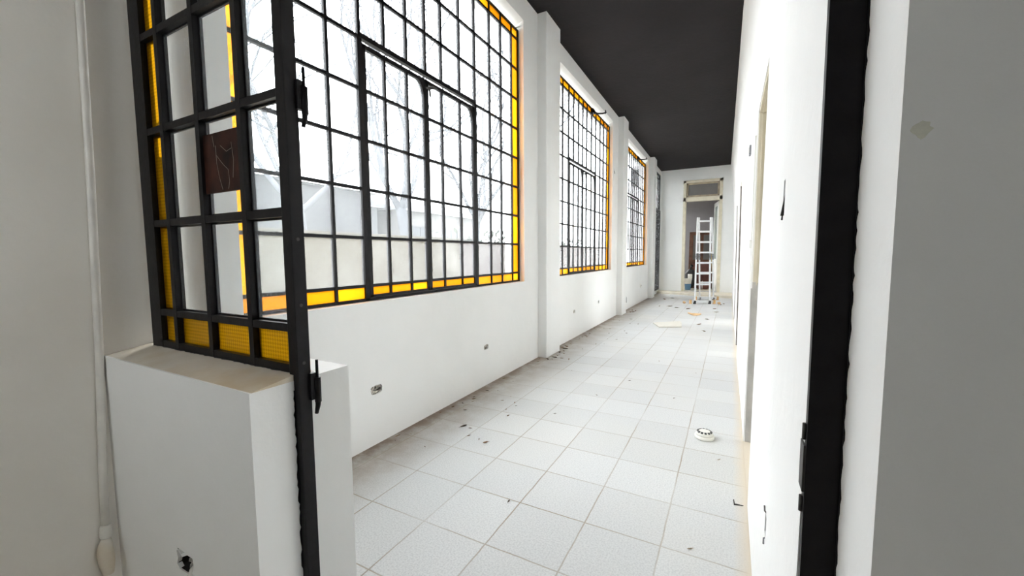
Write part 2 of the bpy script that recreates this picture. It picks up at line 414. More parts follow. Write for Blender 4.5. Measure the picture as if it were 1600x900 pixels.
tag(b.build('ceiling_front', M['dim']), 'plain ceiling of the front room', 'ceiling', kind='structure')

# unseen rooms with windows, added behind the three low doorways to light the gallery
b = MB()
slab(b, [.9, 4.5, 8.5, 12.4], [-.02, 3.4], .1, lambda u, v, w: (3.3 + w, u, v), [(3.0, 4.2, 1.0, 2.3, None), (5.8, 7.0, 1.0, 2.3, None), (8.2, 10.6, .6, 2.6, None)])
b.box((.27, .80, -.02), (3.4, .9, 3.5)); b.box((.27, 12.4, -.02), (3.4, 12.48, 3.5)); b.box((.27, .8, 3.4), (3.4, 12.48, 3.5))
tag(b.build('wall_side_rooms', M['wall']), 'white walls of the added unseen rooms behind the low doorways', 'wall', kind='structure')
b = MB(); b.box((.27, .78, -.14), (3.4, 12.48, -.01)); tag(b.build('floor_side_rooms', M['screed']), 'pale floor of the added unseen rooms behind the low doorways', 'floor', kind='structure')
b = MB(); b.box((3.42, -8, -.35), (30, 30, -.15)); tag(b.build('ground_yard', M['bounce_ground']), 'unseen pale ground behind the added side rooms', 'ground', kind='structure')
# room beyond the end doorway
b = MB()
slab(b, [12.64, 16.0], [.05, 3.6], .1, lambda u, v, w: (-2.6 - w, u, v), [(13.2, 15.2, 1.0, 2.8, None)])  # hidden opening added to light this room
slab(b, [12.64, 16.0], [.05, 3.6], .1, lambda u, v, w: (.9 + w, u, v), [])
slab(b, [-2.7, 1.0], [.05, 3.6], .1, lambda u, v, w: (u, 15.6 + w, v), [])
b.box((-2.7, 12.62, 3.6), (1.0, 15.7, 3.7)); b.box((-2.7, 12.62, 3.1), (-2.06, 12.66, 3.6))
b.box((-2.7, 12.62, .05), (-2.0, 12.66, 3.6)); b.box((.40, 12.62, .05), (1.0, 12.66, 3.6))
tag(b.build('wall_beyond', M['lilac']), 'lilac grey walls of the room beyond the end doorway', 'wall', kind='structure')
b = MB(); b.box((-2.7, YE, -.1), (1.0, 15.7, .055))
tag(b.build('floor_beyond', M['screed']), 'dusty floor of the room beyond the end doorway', 'floor', kind='structure')

# ------------------------------------------------------------------ iron windows
XG = -1.88
OFF = [0.105, .310, .513, .728, .917, 1.111, 1.296, 1.474, 1.699, 1.913, 2.149, 2.346, 2.551]   # glazing bars, from the near edge
Zr = [.937 + .2795 * k for k in range(9)]
def vbar(mb, y, z0, z1, w, x=XG, d=.021): mb.box((x - d / 2, y - w / 2, z0), (x + d / 2, y + w / 2, z1))
def hbar(mb, z, y0, y1, w, x=XG, d=.018): mb.box((x - d / 2, y0, z - w / 2), (x + d / 2, y1, z + w / 2))
def pane(mb, y0, y1, z0, z1, x=XG):
    mb.face([(x, y0, z0), (x, y1, z0), (x, y1, z1), (x, y0, z1)])
def arm_bracket(mb, y, z):
    mb.box((XG + .012, y - .06, z - .03), (XG + .05, y + .06, z + .03), .006)
    mb.tube([(XG + .04, y, z - .01), (XG + .09, y + .04, z - .03), (XG + .15, y + .10, z - .02), (XG + .19, y + .15, z + .005)], [.016, .014, .011, .009], 8)
    mb.tube([(XG + .18, y + .13, z - .02), (XG + .18, y + .15, z + .035)], .008, 6)
    mb.tube([(XG + .03, y - .04, z - .03), (XG + .045, y - .05, z - .075)], .010, 6)
def iron_window(idx, a, bracket, label):
    y0, y1 = a, a + 2.69; rnd = random.Random(idx * 11 + 3)
    root = empty('window_%d' % idx, (XG, (y0 + y1) / 2, ZB), label, 'window', kind='structure')
    z0, z1 = ZB + .002, 3.262
    B = [y0 + o for o in OFF]; yo0, yo1 = y0 + .012, y1 - .012
    tall = [i for i in range(13)]
    f = MB()
    for y in (yo0, yo1): vbar(f, y, z0, z1, .022, d=.024)
    f.box((XG - .012, yo0, z0), (XG + .012, yo1, z0 + .016)); f.box((XG - .012, yo0, z1 - .018), (XG + .012, yo1, z1))
    c0, cm, c1 = B[3], B[6], B[9]
    for i, y in enumerate(B):
        if i in (3, 9): vbar(f, y, z0, z1, .020); vbar(f, y, z0, Zr[5], .034, d=.024)
        elif 3 < i < 9: vbar(f, y, Zr[5], z1, .018)
        else: vbar(f, y, z0, z1, .018 if i not in (0, 12) else .014)
    for k, z in enumerate(Zr):
        w = .018
        if k < 5:
            hbar(f, z, yo0, c0, w); hbar(f, z, c1, yo1, w)
        elif k == 5:
            hbar(f, z, yo0, c0, w); hbar(f, z, c1, yo1, w); hbar(f, z + .009, c0, c1, .028, d=.03)
        else: hbar(f, z, yo0, yo1, w)
    f.build('frame', M['iron'], root)
    p = MB(); am = MB(); am.mat(M['amber']); am.mat(M['yellow'])
    cols = [yo0] + B + [yo1]; rows = [z0] + Zr + [z1]
    for i in range(len(cols) - 1):
        for j in range(len(rows) - 1):
            ya, yb, za, zb = cols[i], cols[i+1], rows[j], rows[j+1]
            edge = i in (0, len(cols) - 2) or j in (0, len(rows) - 2)
            incas = 4 <= i <= 9 and j <= 5
            if incas: continue
            if edge:
                am.mat(M['amber'] if rnd.random() < (.62 if idx == 1 else .45) else M['yellow']); pane(am, ya, yb, za, zb)
            else: pane(p, ya, yb, za, zb)
    p.build('panes', M['clear'], root); tag(am.build('border_panes', None, root), 'orange and yellow border panes')
    # two casement leaves
    for s, (ya, yb, bars) in enumerate([(c0 + .019, cm - .001, (4, 5)), (cm + .001, c1 - .019, (7, 8))]):
        zt = Zr[5] - .028
        leaf = MB(); w = .024
        vbar(leaf, ya + w / 2, z0 + .018, zt, w, d=.022); vbar(leaf, yb - w / 2, z0 + .018, zt, w, d=.022)
        leaf.box((XG - .011, ya, z0 + .018), (XG + .011, yb, z0 + .034)); leaf.box((XG - .011, ya, zt - .026), (XG + .011, yb, zt))
        for i in bars: vbar(leaf, B[i], z0 + .03, zt, .017)
        for k in range(5): hbar(leaf, Zr[k], ya, yb, .018)
        g = .075                                     # curved gusset in the upper corner
        arc = [(XG - .012, yb - w, zt - .02), (XG - .012, yb - w, zt - .02 - g * 1.7)] + \
              [(XG - .012, yb - w - g * (1 - math.cos(t)) , zt - .02 - g * 1.7 * (1 - math.sin(t))) for t in [R(x) for x in (20, 40, 60, 80)]] + [(XG - .012, yb - w - g * 1.2, zt - .02)]
        leaf.prism(arc, (.024, 0, 0))
        lf = leaf.build('casement', M['iron'], root)
        p = MB(); am = MB(); am.mat(M['amber']); am.mat(M['yellow'])
        ed = [ya] + [B[i] for i in bars] + [yb]; rz = [z0 + .02] + Zr[:5] + [zt]
        for i in range(3):
            for j in range(6):
                if j == 0: am.mat(M['amber'] if rnd.random() < .62 else M['yellow']); pane(am, ed[i], ed[i+1], rz[j], rz[j+1])
                else: pane(p, ed[i], ed[i+1], rz[j], rz[j+1])
        p.build('panes', M['clear'], lf); tag(am.build('border_panes', None, lf), 'orange and yellow panes along the foot')
        if s == 0:
            h = MB(); h.tube([(XG + .015, yb - .01, zt - .06), (XG + .05, yb - .01, zt - .07), (XG + .055, yb + .03, zt - .055), (XG + .05, yb + .07, zt - .05)], [.009, .009, .008, .006], 8)
            h.tube([(XG + .04, yb, zt - .06), (XG + .045, yb + .005, zt - .12)], .007, 8)
            h.build('catch', M['iron_worn'], lf)
    if bracket:
        h = MB(); arm_bracket(h, y0 + 1.66, z1 - .06); h.build('opener_bracket', M['iron'], root)
    return root
iron_window(1, WIN[0][0], False, 'nearest black iron window with orange border panes, wide grid')
iron_window(2, WIN[1][0], True, 'second black iron window, between the two pilasters')
iron_window(3, WIN[2][0], True, 'third black iron window, before the last pilaster')
# glazed iron door beside the end wall
root = empty('door_2', (XG, 11.9, .1), 'black iron glazed door in the window wall beside the end wall', 'door', kind='structure')
f = MB(); XD = XL - .012
for y in (11.515, 12.28): vbar(f, y, .102, 3.298, .03, XD, .05)
for z in (.115, 2.335, 3.285): hbar(f, z, 11.5, 12.3, .03, XD, .05)
for y in (11.72, 11.92, 12.10): vbar(f, y, 2.33, 3.29, .015, XD)
for z in Zr[6:]: hbar(f, z, 11.5, 12.3, .015, XD)
f.build('frame', M['iron'], root)
f = MB(); XF = XL + .016
for y in (11.56, 11.90, 12.255): vbar(f, y, .108, 2.318, .045, XF, .035)
for z in (.13, .937, 2.30): hbar(f, z, 11.54, 12.275, .04, XF, .034)
for y in (11.73, 12.08): vbar(f, y, .12, 2.31, .015, XF)
for z in Zr[1:5]: hbar(f, z, 11.54, 12.275, .015, XF)
lf = f.build('door_leaf', M['iron'], root)
p = MB(); pane(p, 11.54, 12.27, .12, 2.31, XF); p.build('panes', M['clear'], lf)
p = MB(); pane(p, 11.52, 12.28, 2.34, 3.28, XD); p.build('panes', M['clear'], root)

# ------------------------------------------------------------------ iron partition on the low wall
part = empty('glazed_partition', (-1.54, .757, .768), 'black iron partition with yellow border panes standing on the low white wall', 'partition')
YS = .757
BX = [(-1.996, -1.922), (-1.837, -1.779), (-1.596, -1.543), (-1.353, -1.305)]
bx = [(-1.963, .080)] + [((a + c) / 2 - .004, .024) for a, c in BX[1:]]
RZ = [.902, 1.238, 1.573, 1.908, 2.243]
f = MB()
for k, (x, w) in enumerate(bx):
    f.box((x - w / 2, YS - .016, .762), (x + w / 2, YS + .016, 2.62))
    if k: f.box((x - w / 2 - .006, YS + .004, .762), (x + w / 2 + .006, YS + .010, 2.62))
for z in RZ:
    f.box((-2.0, YS - .015, z - .012), (-1.125, YS + .015, z + .012)); f.box((-2.0, YS + .004, z - .018), (-1.125, YS + .010, z + .018))
f.box((-2.0, YS - .015, .764), (-1.125, YS + .015, .792)); f.box((-2.0, YS - .015, 2.59), (-1.125, YS + .015, 2.62))
f.build('frame', M['iron'], part)
g = MB(); yl = MB()
xe = [-1.97] + [x for x, w in bx[1:]] + [-1.125]; ze = [.78] + RZ + [2.6]
for i in range(4):
    for j in range(6):
        q = [(xe[i], YS + .003, ze[j]), (xe[i+1], YS + .003, ze[j]), (xe[i+1], YS + .003, ze[j+1]), (xe[i], YS + .003, ze[j+1])]
        (yl if (i == 0 or j == 0) else g).face(q)
g.build('panes', M['clear_thin'] if 'clear_thin' in M else glass('cleaner_glass', (.95, .97, .97), .07, (.9, .95, 1.0), .8), part)
tag(yl.build('border_panes', M['pressed'], part), 'yellow pressed glass border panes')
d = MB(); d.box((-1.563, YS - .006, 1.322), (-1.345, YS + .0015, 1.512))
dp = tag(d.build('infill_panel', M['dark_pane'], part), 'dark brown scratched panel in one pane')
d = MB()
def sx(u): return -1.56 + .205 * u
def sz(v): return 1.325 + .183 * v
for line in ([(.28, .98), (.32, .78)], [(.36, .80), (.37, .5), (.42, .25), (.5, .02)], [(.38, .62), (.55, .45), (.68, .35), (.7, .15), (.66, .02)], [(.5, .78), (.66, .66), (.8, .7)], [(.8, .8), (.84, .5), (.8, .2)]):
    d.tube([(sx(u), YS - .007, sz(v)) for u, v in line] , .00045, 5)
d.build('scratch', M['scratch'], dp)
pm = MB()
pm.box((-1.134, .733, 0), (-1.093, .773, 2.62), .003)
pm.box((-1.128, .770, 0), (-1.112, .782, 2.62))
post = tag(pm.build('post', M['iron'], part), 'black square iron post running down to the floor')
for z0 in (.675, 1.515):
    h = MB(); h.tube([(-1.083, .786, z0), (-1.083, .786, z0 + .075)], .0095, 12); h.tube([(-1.083, .786, z0 + .07), (-1.083, .786, z0 + .128)], .0045, 10)
    h.tube([(-1.083, .786, z0 + .004), (-1.084, .785, z0 - .012), (-1.088, .782, z0 - .036)], [.0085, .0075, .0055], 10)
    h.box((-1.10, .765, z0 + .01), (-1.083, .784, z0 + .09)); h.build('hinge', M['iron'], post)
h = MB()
for z in (1.16, .97, .80, 2.1): h.tube([(-1.096, .752, z), (-1.0915, .752, z)], .005, 10)
h.build('screw_hole', M['black_plastic'], post)
e = MB(); rr = random.Random(4)                       # brushed paint edge on the plaster beside the post
zs = [i * .012 for i in range(61)]
lo = [(-1.1145, .735 - .003 - rr.random() * .006, z) for z in zs]
e.prism(lo + [(-1.1145, .737, zs[-1]), (-1.1145, .737, 0)], (.0012, 0, 0)); e.build('paint_edge', M['iron'], post)
e = MB(); xs = [-1.995 + i * .012 for i in range(73)]
e.prism([(x, .741 - rr.random() * .006, .7672) for x in xs] + [(xs[-1], .744, .7672), (xs[0], .744, .7672)], (0, 0, .0012))
e.build('paint_edge', M['iron'], part)

# right jamb ----------------------------------------------------------
jamb = empty('steel_jamb', (.128, .74, 0), 'black steel door jamb standing against the right side of the opening', 'door jamb')
f = MB(); f.box((.1060, .706, -.15), (.1468, .722, 2.62), .001); f.build('jamb_bar', M['iron'], jamb)
f = MB(); f.box((.1030, .709, .760), (.1065, .738, .830), .001); f.tube([(.104, .715, .838), (.104, .715, .862)], .003, 8); f.tube([(.104, .715, .728), (.104, .715, .752)], .003, 8)
f.build('strike_plate', M['iron_worn'], jamb)
e = MB(); zs = [i * .012 for i in range(218)]
e.prism([(.1462, .706 - .001 - rr.random() * .009, z) for z in zs] + [(.1462, .708, zs[-1]), (.1462, .708, 0)], (.0016, 0, 0)); e.build('paint_edge', M['iron'], jamb)

# ------------------------------------------------------------------ doorways
LBL = ['nearest low doorway in the long white wall, with beige lining', 'second low doorway along the long white wall', 'farthest low doorway along the long white wall']
for k, (a, c) in enumerate(DOORS):
    xw = .106
    root = empty('door_%d' % (3 + k), (xw + .1, (a + c) / 2, 0), LBL[k], 'doorway', kind='structure')
    f = MB(); f.mat(M['beige'])
    zl = .93
    if k: f.box((xw + .04, a - .001, 1.89), (xw + .17, c, 1.905))
    if not k: f.box((xw + .012, c - .012, zl), (xw + .175, c + .001, 1.902)); f.box((xw + .012, a - .001, zl), (xw + .175, a + .010, 1.902)); f.box((xw + .012, a, 1.885), (xw + .175, c, 1.902))
    if not k: f.box((xw + .026, c - .020, zl), (xw + .032, c - .010, 1.89)); f.box((xw + .026, a, 1.878), (xw + .032, c, 1.888))
    f.build('lining', None, root)
    if k:
        f = MB(); f.prism([(RX(c, 0) + .002, c + .001, 0), (.27, c + .001, 0), (.27, c + .001, 1.9), (RX(c, 1.9) + .002, c + .001, 1.9)], (0, -.014, 0))
        f.build('shade_strip', M['slit_shade'], root); continue  # dark strip stands in for the shadow line at the far jamb
    f = MB(); f.mat(M['grey_render'])
    f.box((xw + .003, c - .010, .0), (xw + .175, c + .001, zl - .02)); f.box((xw + .003, a - .001, .0), (xw + .175, a + .010, zl - .02))
    rr2 = random.Random(k)
    for i in range(9):
        x = xw + .01 + i * .018; h_ = .01 + rr2.random() * .03
        f.box((x, c - .014, zl - .04), (x + .017, c, zl - .02 + h_))
    tag(f.build('bare_patch', None, root), 'bare grey render low on the reveal')
b = MB(); b.box((RX(2.8, .5) - .001, 2.765, .55), (RX(2.8, 1.2) + .006, 2.80, 1.78), .003); b.box((RX(2.8, .5) - .009, 2.76, 1.14), (RX(2.8, 1.2) + .006, 2.815, 1.19), .004)
tag(b.build('trim_3', M['white_gloss']), 'thin white casing strip beside the nearest low doorway', 'trim', kind='structure')
b = MB(); b.prism([(.048, 1.985, -.002), (.085, 1.995, -.002), (.085, 1.999, -.002), (.052, 1.997, -.002), (.049, 2.03, -.002), (.045, 2.03, -.002)], (0, 0, .004))
tag(b.build('floor_crack', M['cavity'],), 'dark chipped edge of a floor tile by the nearest low doorway', 'chipped tile', kind='structure')

# end doorway -----------------------------------------------------------
root = empty('door_1', ((DX0 + DX1) / 2, YE, DZ0), 'tall cream wooden doorway with a transom light in the end wall', 'door', kind='structure')
f = MB(); w = .075
f.box((DX0, YE - .02, DZ0), (DX0 + w, YE + .13, DZ1), .006); f.box((DX1 - w, YE - .02, DZ0), (DX1, YE + .13, DZ1), .006)
f.box((DX0, YE - .02, DZ1 - .07), (DX1, YE + .13, DZ1), .006); f.box((DX0, YE - .02, 2.56), (DX1, YE + .13, 2.67), .006)
f.build('frame', M['cream'], root)
f = MB(); a0, a1, c0, c1 = DX0 + w, DX1 - w, 2.67, DZ1 - .07
for q in ((a0, a0 + .05, c0, c1), (a1 - .05, a1, c0, c1), (a0, a1, c0, c0 + .05), (a0, a1, c1 - .05, c1)): f.box((q[0], YE + .01, q[2]), (q[1], YE + .06, q[3]), .004)
tr = f.build('transom_sash', M['tan'], root)
f = MB(); f.box((a0 + .03, YE + .03, c0 + .03), (a1 - .03, YE + .036, c1 - .03)); f.build('transom_pane', M['glass_grey'], tr)
f = MB(); Mx = Matrix.Translation((DX1 - w - .005, YE + .10, DZ0 + .01)) @ Matrix.Rotation(R(100), 4, 'Z')
W_, H_ = .70, 2.47
for q in ((0, .10, 0, H_), (W_ - .10, W_, 0, H_), (0, W_, H_ - .11, H_), (0, W_, 0, .16), (0, W_, .78, .90)): f.box((q[0], -.02, q[2]), (q[1], .02, q[3]), .003, Mx)
f.box((.09, -.010, .15), (W_ - .09, .010, .80), 0, Mx)
lf = f.build('door_leaf', M['white_gloss'], root); tag(lf, 'open white door leaf with a long glass pane')
f = MB(); f.box((.09, -.004, .89), (W_ - .09, .004, H_ - .10), 0, Mx); f.build('pane', M['glass_green'], lf)
f = MB(); f.tube([Mx @ Vector((W_ - .05, .02, 1.05)), Mx @ Vector((W_ - .05, .06, 1.05)), Mx @ Vector((W_ - .15, .06, 1.05))], .009, 8); f.build('handle', M['alu'], lf)
f = MB(); f.box((DX0, YE - .015, DZ0 - .003), (DX1, YE + .13, DZ0 + .014)); f.build('threshold', M['grey_render'], root)

# ------------------------------------------------------------------ step ladder
lad = empty('step_ladder', (-.53, 10.37, 0), 'aluminium folding step ladder standing open before the end doorway', 'ladder')
u = Vector((.30, .125, 0)); u.normalize()
F0 = Vector((-.522, 9.925, 0)); T0 = Vector((-.555, 10.36, 1.93)); B0 = Vector((-.475, 10.83, 0))
def rail_pts(foot, top, s, hw0=.158, hw1=.142):
    return foot + u * s * hw0, top + u * s * hw1
def bar(mb, p0, p1, wx, wy, ax):
    d = (p1 - p0).normalized(); ax = (ax - d * ax.dot(d)).normalized(); n = d.cross(ax); 
    vs = [[p + ax * sx_ * wx / 2 + n * sy_ * wy / 2 for sx_, sy_ in ((-1,-1),(1,-1),(1,1),(-1,1))] for p in (p0, p1)]
    v = [mb.bm.verts.new(q) for r_ in vs for q in r_]
    for q in ((3,2,1,0),(4,5,6,7),(0,1,5,4),(1,2,6,5),(2,3,7,6),(3,0,4,7)):
        fc = mb.bm.faces.new([v[i] for i in q]); fc.material_index = mb.mi
for fi, (foot, sgn) in enumerate(((F0, -1), (B0, 1))):
    top = T0 + Vector((0, sgn * .02, 0)) - (Vector((0, 0, 0)) if fi == 0 else u * -.03)
    for s in (-1, 1):
        p0, p1 = rail_pts(foot, top, s)
        r_ = MB(); bar(r_, p0 + (p1 - p0) * .015, p1, .023, .045, u); rl = r_.build('rail', M['alu'], lad)
        r_ = MB(); pc = p0 + (p1 - p0) * .54; dd = (p1 - p0).normalized()
        bar(r_, pc - dd * .07, pc + dd * .07, .023, .05, u); r_.tube([pc - u * .014, pc + u * .014], .026, 12); r_.build('hinge_lock', M['grey_plastic'], rl)
        r_ = MB(); bar(r_, p0 - dd * .004 * 0, p0 + dd * .07, .036, .07, u); r_.build('foot', M['dark_rubber'], rl)
    for k in range(7):
        z = .43 + .236 * k; t = z / 1.93
        a_, b_ = rail_pts(foot, top, -1), rail_pts(foot, top, 1)
        r_ = MB(); bar(r_, a_[0].lerp(a_[1], t), b_[0].lerp(b_[1], t), .034, .034, Vector((0, 0, 1))); r_.build('rung', M['alu'], lad)
    r_ = MB(); off = Vector((0, -.03 * -sgn, 0)); c_ = foot + Vector((0, .03 * sgn * -1, .055))
    bar(r_, c_ - u * .245, c_ + u * .245, .055, .03, Vector((0, 0, 1))); sb = r_.build('stabiliser_bar', M['alu'], lad)
    for s in (-1, 1):
        r_ = MB(); bar(r_, c_ + u * s * .23 + Vector((0, 0, -.01)), c_ + u * s * .275 + Vector((0, 0, -.01)), .085, .05, Vector((0, 0, 1))); r_.build('end_cap', M['orange_plastic'], sb)

# ------------------------------------------------------------------ small things
det = empty('smoke_detector', (-.105, 2.655, 0), 'round white smoke detector lying on the tiles', 'smoke detector')
m_ = MB(); m_.lathe([(.050, .0), (.056, .004), (.056, .016), (.052, .020), (.047, .022)], (-.105, 2.655, 0)); m_.build('base', M['white_plastic'], det)
m_ = MB(); m_.lathe([(.048, .022), (.049, .028), (.044, .038), (.036, .043), (.022, .046), (.0005, .047)], (-.105, 2.655, 0)); m_.build('cover', M['white_plastic'], det)
for k in range(12):
    a_ = k * math.pi / 6 + .2; cc, ss = math.cos(a_), math.sin(a_)
    m_ = MB(); mt = Matrix.Translation((-.105 + cc * .037, 2.655 + ss * .037, .0415)) @ Matrix.Rotation(a_, 4, 'Z') @ Matrix.Rotation(R(30), 4, 'Y')
    m_.box((-.006, -.006, -.003), (.006, .006, .003), .0, mt); m_.build('vent_slot', M['black_plastic'], det)

EB = ['opened wall box full of mortar, nearest of the row under the first window', 'opened wall box beneath the far half of the first window', 'opened wall box beneath the near half of the second window', 'opened wall box beneath the far half of the second window']
for (a_, c_, z0_, z1_), lb in zip(boxes, EB):
    rt = empty('electrical_box', (XL - .04, (a_ + c_) / 2, z0_), lb, 'electrical box', 'opened wall boxes along the window wall')
    m_ = MB(); m_.box((XL - .0495, a_ + .001, z0_ + .001), (XL - .046, c_ - .001, z1_ - .001))
    for q in ((a_ + .001, a_ + .003, z0_ + .001, z1_ - .001), (c_ - .003, c_ - .001, z0_ + .001, z1_ - .001), (a_ + .001, c_ - .001, z0_ + .001, z0_ + .003), (a_ + .001, c_ - .001, z1_ - .003, z1_ - .001)):
        m_.box((XL - .048, q[0], q[2]), (XL - .004, q[1], q[3]))
    m_.build('casing', M['rubble'], rt)
    r3 = random.Random(int(a_ * 100)); m_ = MB()
    for i in range(34):
        y = a_ + .008 + r3.random() * (c_ - a_ - .016); z = z0_ + .006 + r3.random() * (z1_ - z0_ - .012); s_ = .005 + r3.random() * .008
        bmesh.ops.create_icosphere(m_.bm, subdivisions=1, radius=s_, matrix=Matrix.Translation((XL - .030 + r3.random() * .018, y, z)) @ Matrix.Diagonal((1, 1.4, .8, 1)))
    tag(m_.build('mortar_rubble', M['rubble'], rt), kind='stuff')
    m_ = MB()
    n_ = 22
    def ring(k, sc, jit):
        t = 2 * math.pi * k / n_; cy, cz = (a_ + c_) / 2, (z0_ + z1_) / 2; e_ = 4
        f_ = (abs(math.cos(t)) ** e_ + abs(math.sin(t)) ** e_) ** (-1 / e_)
        return (cy + (c_ - a_) / 2 * f_ * math.cos(t) * sc * (1 + jit * r3.uniform(-1, 1)), cz + (z1_ - z0_) / 2 * f_ * math.sin(t) * sc * (1 + jit * r3.uniform(-1, 1)))
    ins = [ring(k, .90, .08) for k in range(n_)]; outs = [ring(k, 1.22, .03) for k in range(n_)]
    for k in range(n_):
        j = (k + 1) % n_
        m_.face([(XL + .0025, *ins[k]), (XL + .0025, *ins[j]), (XL + .0003, *outs[j]), (XL + .0003, *outs[k])])
        m_.face([(XL + .0025, *ins[k]), (XL - .01, *ins[k]), (XL - .01, *ins[j]), (XL + .0025, *ins[j])])
    m_.build('plaster_rim', M['wall'], rt)
rt = empty('wire_slot', (XL - .02, 7.2, 2.535), 'small dark slot high on the wall between second window and pilaster', 'wall slot')
m_ = MB(); m_.box((XL - .0395, 7.181, 2.491), (XL - .020, 7.214, 2.579)); m_.build('cavity', M['cavity'], rt)
m_ = MB(); m_.tube([(XL - .02, 7.197, 2.56), (XL - .002, 7.198, 2.545), (XL + .008, 7.2, 2.50)], .003, 6); m_.build('wire', M['black_plastic'], rt)
rt = empty('wall_socket', (XL, 9.75, .385), 'small round white cover below the third window', 'socket')
m_ = MB(); m_.lathe([(.055, 0), (.055, .006), (.048, .010), (.0005, .011)], (0, 0, 0))
for v in m_.bm.verts: v.co = Vector((XL + v.co.z, 9.75 + v.co.x, .385 + v.co.y))
m_.build('cover', M['white_plastic'], rt)
m_ = MB(); m_.box((XL + .009, 9.735, .37), (XL + .014, 9.765, .40)); m_.build('hole', M['grey_plastic'], rt)
m_ = MB(); yw = 7.86
m_.tube([(XL + .03, yw + .10, .0), (XL + .03, yw + .09, .12), (XL + .035, yw + .12, .24), (XL + .03, yw + .2, .30), (XL + .03, yw + .26, .26), (XL + .03, yw + .27, .16)], .008, 8)
m_.tube([(XL + .03, yw + .10, .0), (XL + .03, yw + .095, .07)], .013, 8)
tag(m_.build('bent_wire', M['grey_plastic'], origin=(XL + .03, yw + .1, 0)), 'bent dark wire stub by the foot of the second pilaster', 'wire')
rt = empty('wire_hole', (RX(1.18, 1.24) + .02, 1.182, 1.2425), 'upright dark slit with wires in the white wall near the jamb', 'wall slit')
m_ = MB(); m_.box((RX(1.18, 1.24) + .03, 1.166, 1.202), (RX(1.18, 1.24) + .049, 1.199, 1.284)); m_.build('cavity', M['cavity'], rt)
m_ = MB(); m_.tube([(RX(1.18, 1.24) + .03, 1.18, 1.27), (RX(1.18, 1.24) + .004, 1.183, 1.255), (RX(1.18, 1.24) - .004, 1.184, 1.20)], .0022, 6); m_.build('wire', M['black_plastic'], rt); m_ = MB()
m_.tube([(RX(1.18, 1.24) + .03, 1.184, 1.25), (RX(1.18, 1.24) + .002, 1.188, 1.235), (RX(1.18, 1.24) - .002, 1.187, 1.19)], .0022, 6); m_.build('wire', M['black_plastic'], rt)
rt = empty('socket_hole', (RX(1.2, .4) + .02, 1.2075, .40), 'broken socket hole low in the white wall near the jamb', 'socket hole')
m_ = MB(); m_.box((RX(1.2, .4) + .025, 1.191, .376), (RX(1.2, .4) + .039, 1.224, .429)); m_.build('cavity', M['cavity'], rt)
m_ = MB(); m_.tube([(RX(1.2, .4) + .02, 1.205, .42), (RX(1.2, .4) - .003, 1.207, .44), (RX(1.2, .4) - .004, 1.206, .455)], .002, 6); m_.build('wire', M['grey_plastic'], rt); m_ = MB()
m_.tube([(RX(1.2, .4) + .02, 1.205, .385), (RX(1.2, .4) - .003, 1.207, .365), (RX(1.2, .4) - .003, 1.206, .35)], .002, 6); m_.build('wire', M['grey_plastic'], rt)
rt = empty('light_switch', (RX(3.45, 1.84), 3.45, 1.84), 'small grey switch plate on the white wall past the nearest low doorway', 'switch')
xr = RX(3.45, 1.84)
m_ = MB(); m_.box((xr - .012, 3.41, 1.81), (xr + .002, 3.49, 1.875), .003); m_.build('plate', M['grey_plastic'], rt)
m_ = MB(); m_.box((xr - .017, 3.43, 1.83), (xr - .011, 3.47, 1.86), .002); m_.build('rocker', M['white_plastic'], rt)

# pipe in the corner of the front room, with the crumbling elbow at its foot
rt = empty('corner_pipe', (-2.015, .56, .05), 'thin painted pipe running up the corner beside the low wall', 'pipe')
m_ = MB(); m_.tube([(-2.036, .628, 3.59), (-2.036, .623, 2.0), (-2.036, .611, 1.4), (-2.036, .592, .74), (-2.036, .573, .30), (-2.036, .567, .09)], .0122, 16); m_.build('tube', M['pipe'], rt)
m_ = MB(); m_.tube([(-2.036, .568, .115), (-2.036, .5675, .108), (-2.035, .566, .07), (-2.033, .564, .062)], [.013, .017, .0185, .014], 16); m_.build('coupling', M['pipe'], rt)
m_ = MB(); m_.tube([(-2.034, .565, .066), (-2.028, .561, .045), (-2.018, .557, .02), (-2.010, .555, -.02), (-2.008, .555, -.06)], [.014, .020, .024, .022, .016], 12)
for v in m_.bm.verts: v.co += Vector((rr.uniform(-1, 1), rr.uniform(-1, 1), rr.uniform(-1, 1))) * .002
tag(m_.build('elbow', M['sill'], rt), 'crumbling mortar covered elbow')
# broken hole in the low wall
rt = empty('broken_hole', (-1.53, .63, .07), 'dark broken hole low in the near face of the low wall', 'hole')
m_ = MB(); m_.box((-1.5895, .755, .0845), (-1.4745, .765, .1555))
for q in ((-1.5895, -1.586, .0845, .1555), (-1.478, -1.4745, .0845, .1555), (-1.5895, -1.4745, .0845, .088), (-1.5895, -1.4745, .152, .1555)): m_.box((q[0], .609, q[2]), (q[1], .756, q[3]))
m_.build('cavity', M['cavity'], rt)  # near-black lining put in to darken the hole
m_ = MB(); r9 = random.Random(8)
for i in range(16): bmesh.ops.create_icosphere(m_.bm, subdivisions=1, radius=r9.uniform(.007, .014), matrix=Matrix.Translation((r9.uniform(-1.575, -1.49), r9.uniform(.622, .68), r9.uniform(.088, .100))))
tag(m_.build('mortar_rubble', M['rubble'], rt), kind='stuff')
m_ = MB(); m_.tube([(-1.515, .66, .110), (-1.502, .612, .102), (-1.494, .600, .085), (-1.488, .598, .05), (-1.486, .600, .0)], .011, 12); m_.build('pipe_stub', M['pipe'], rt)
m_ = MB()
outl = [(-1.585, .147), (-1.575, .152), (-1.562, .143), (-1.550, .135), (-1.533, .144), (-1.515, .154), (-1.482, .154), (-1.477, .13), (-1.487, .106), (-1.503, .094), (-1.524, .088), (-1.570, .087), (-1.587, .10), (-1.579, .122)]
big = [(x + (x + 1.532) * .5, z + (z - .121) * .5) for x, z in outl]
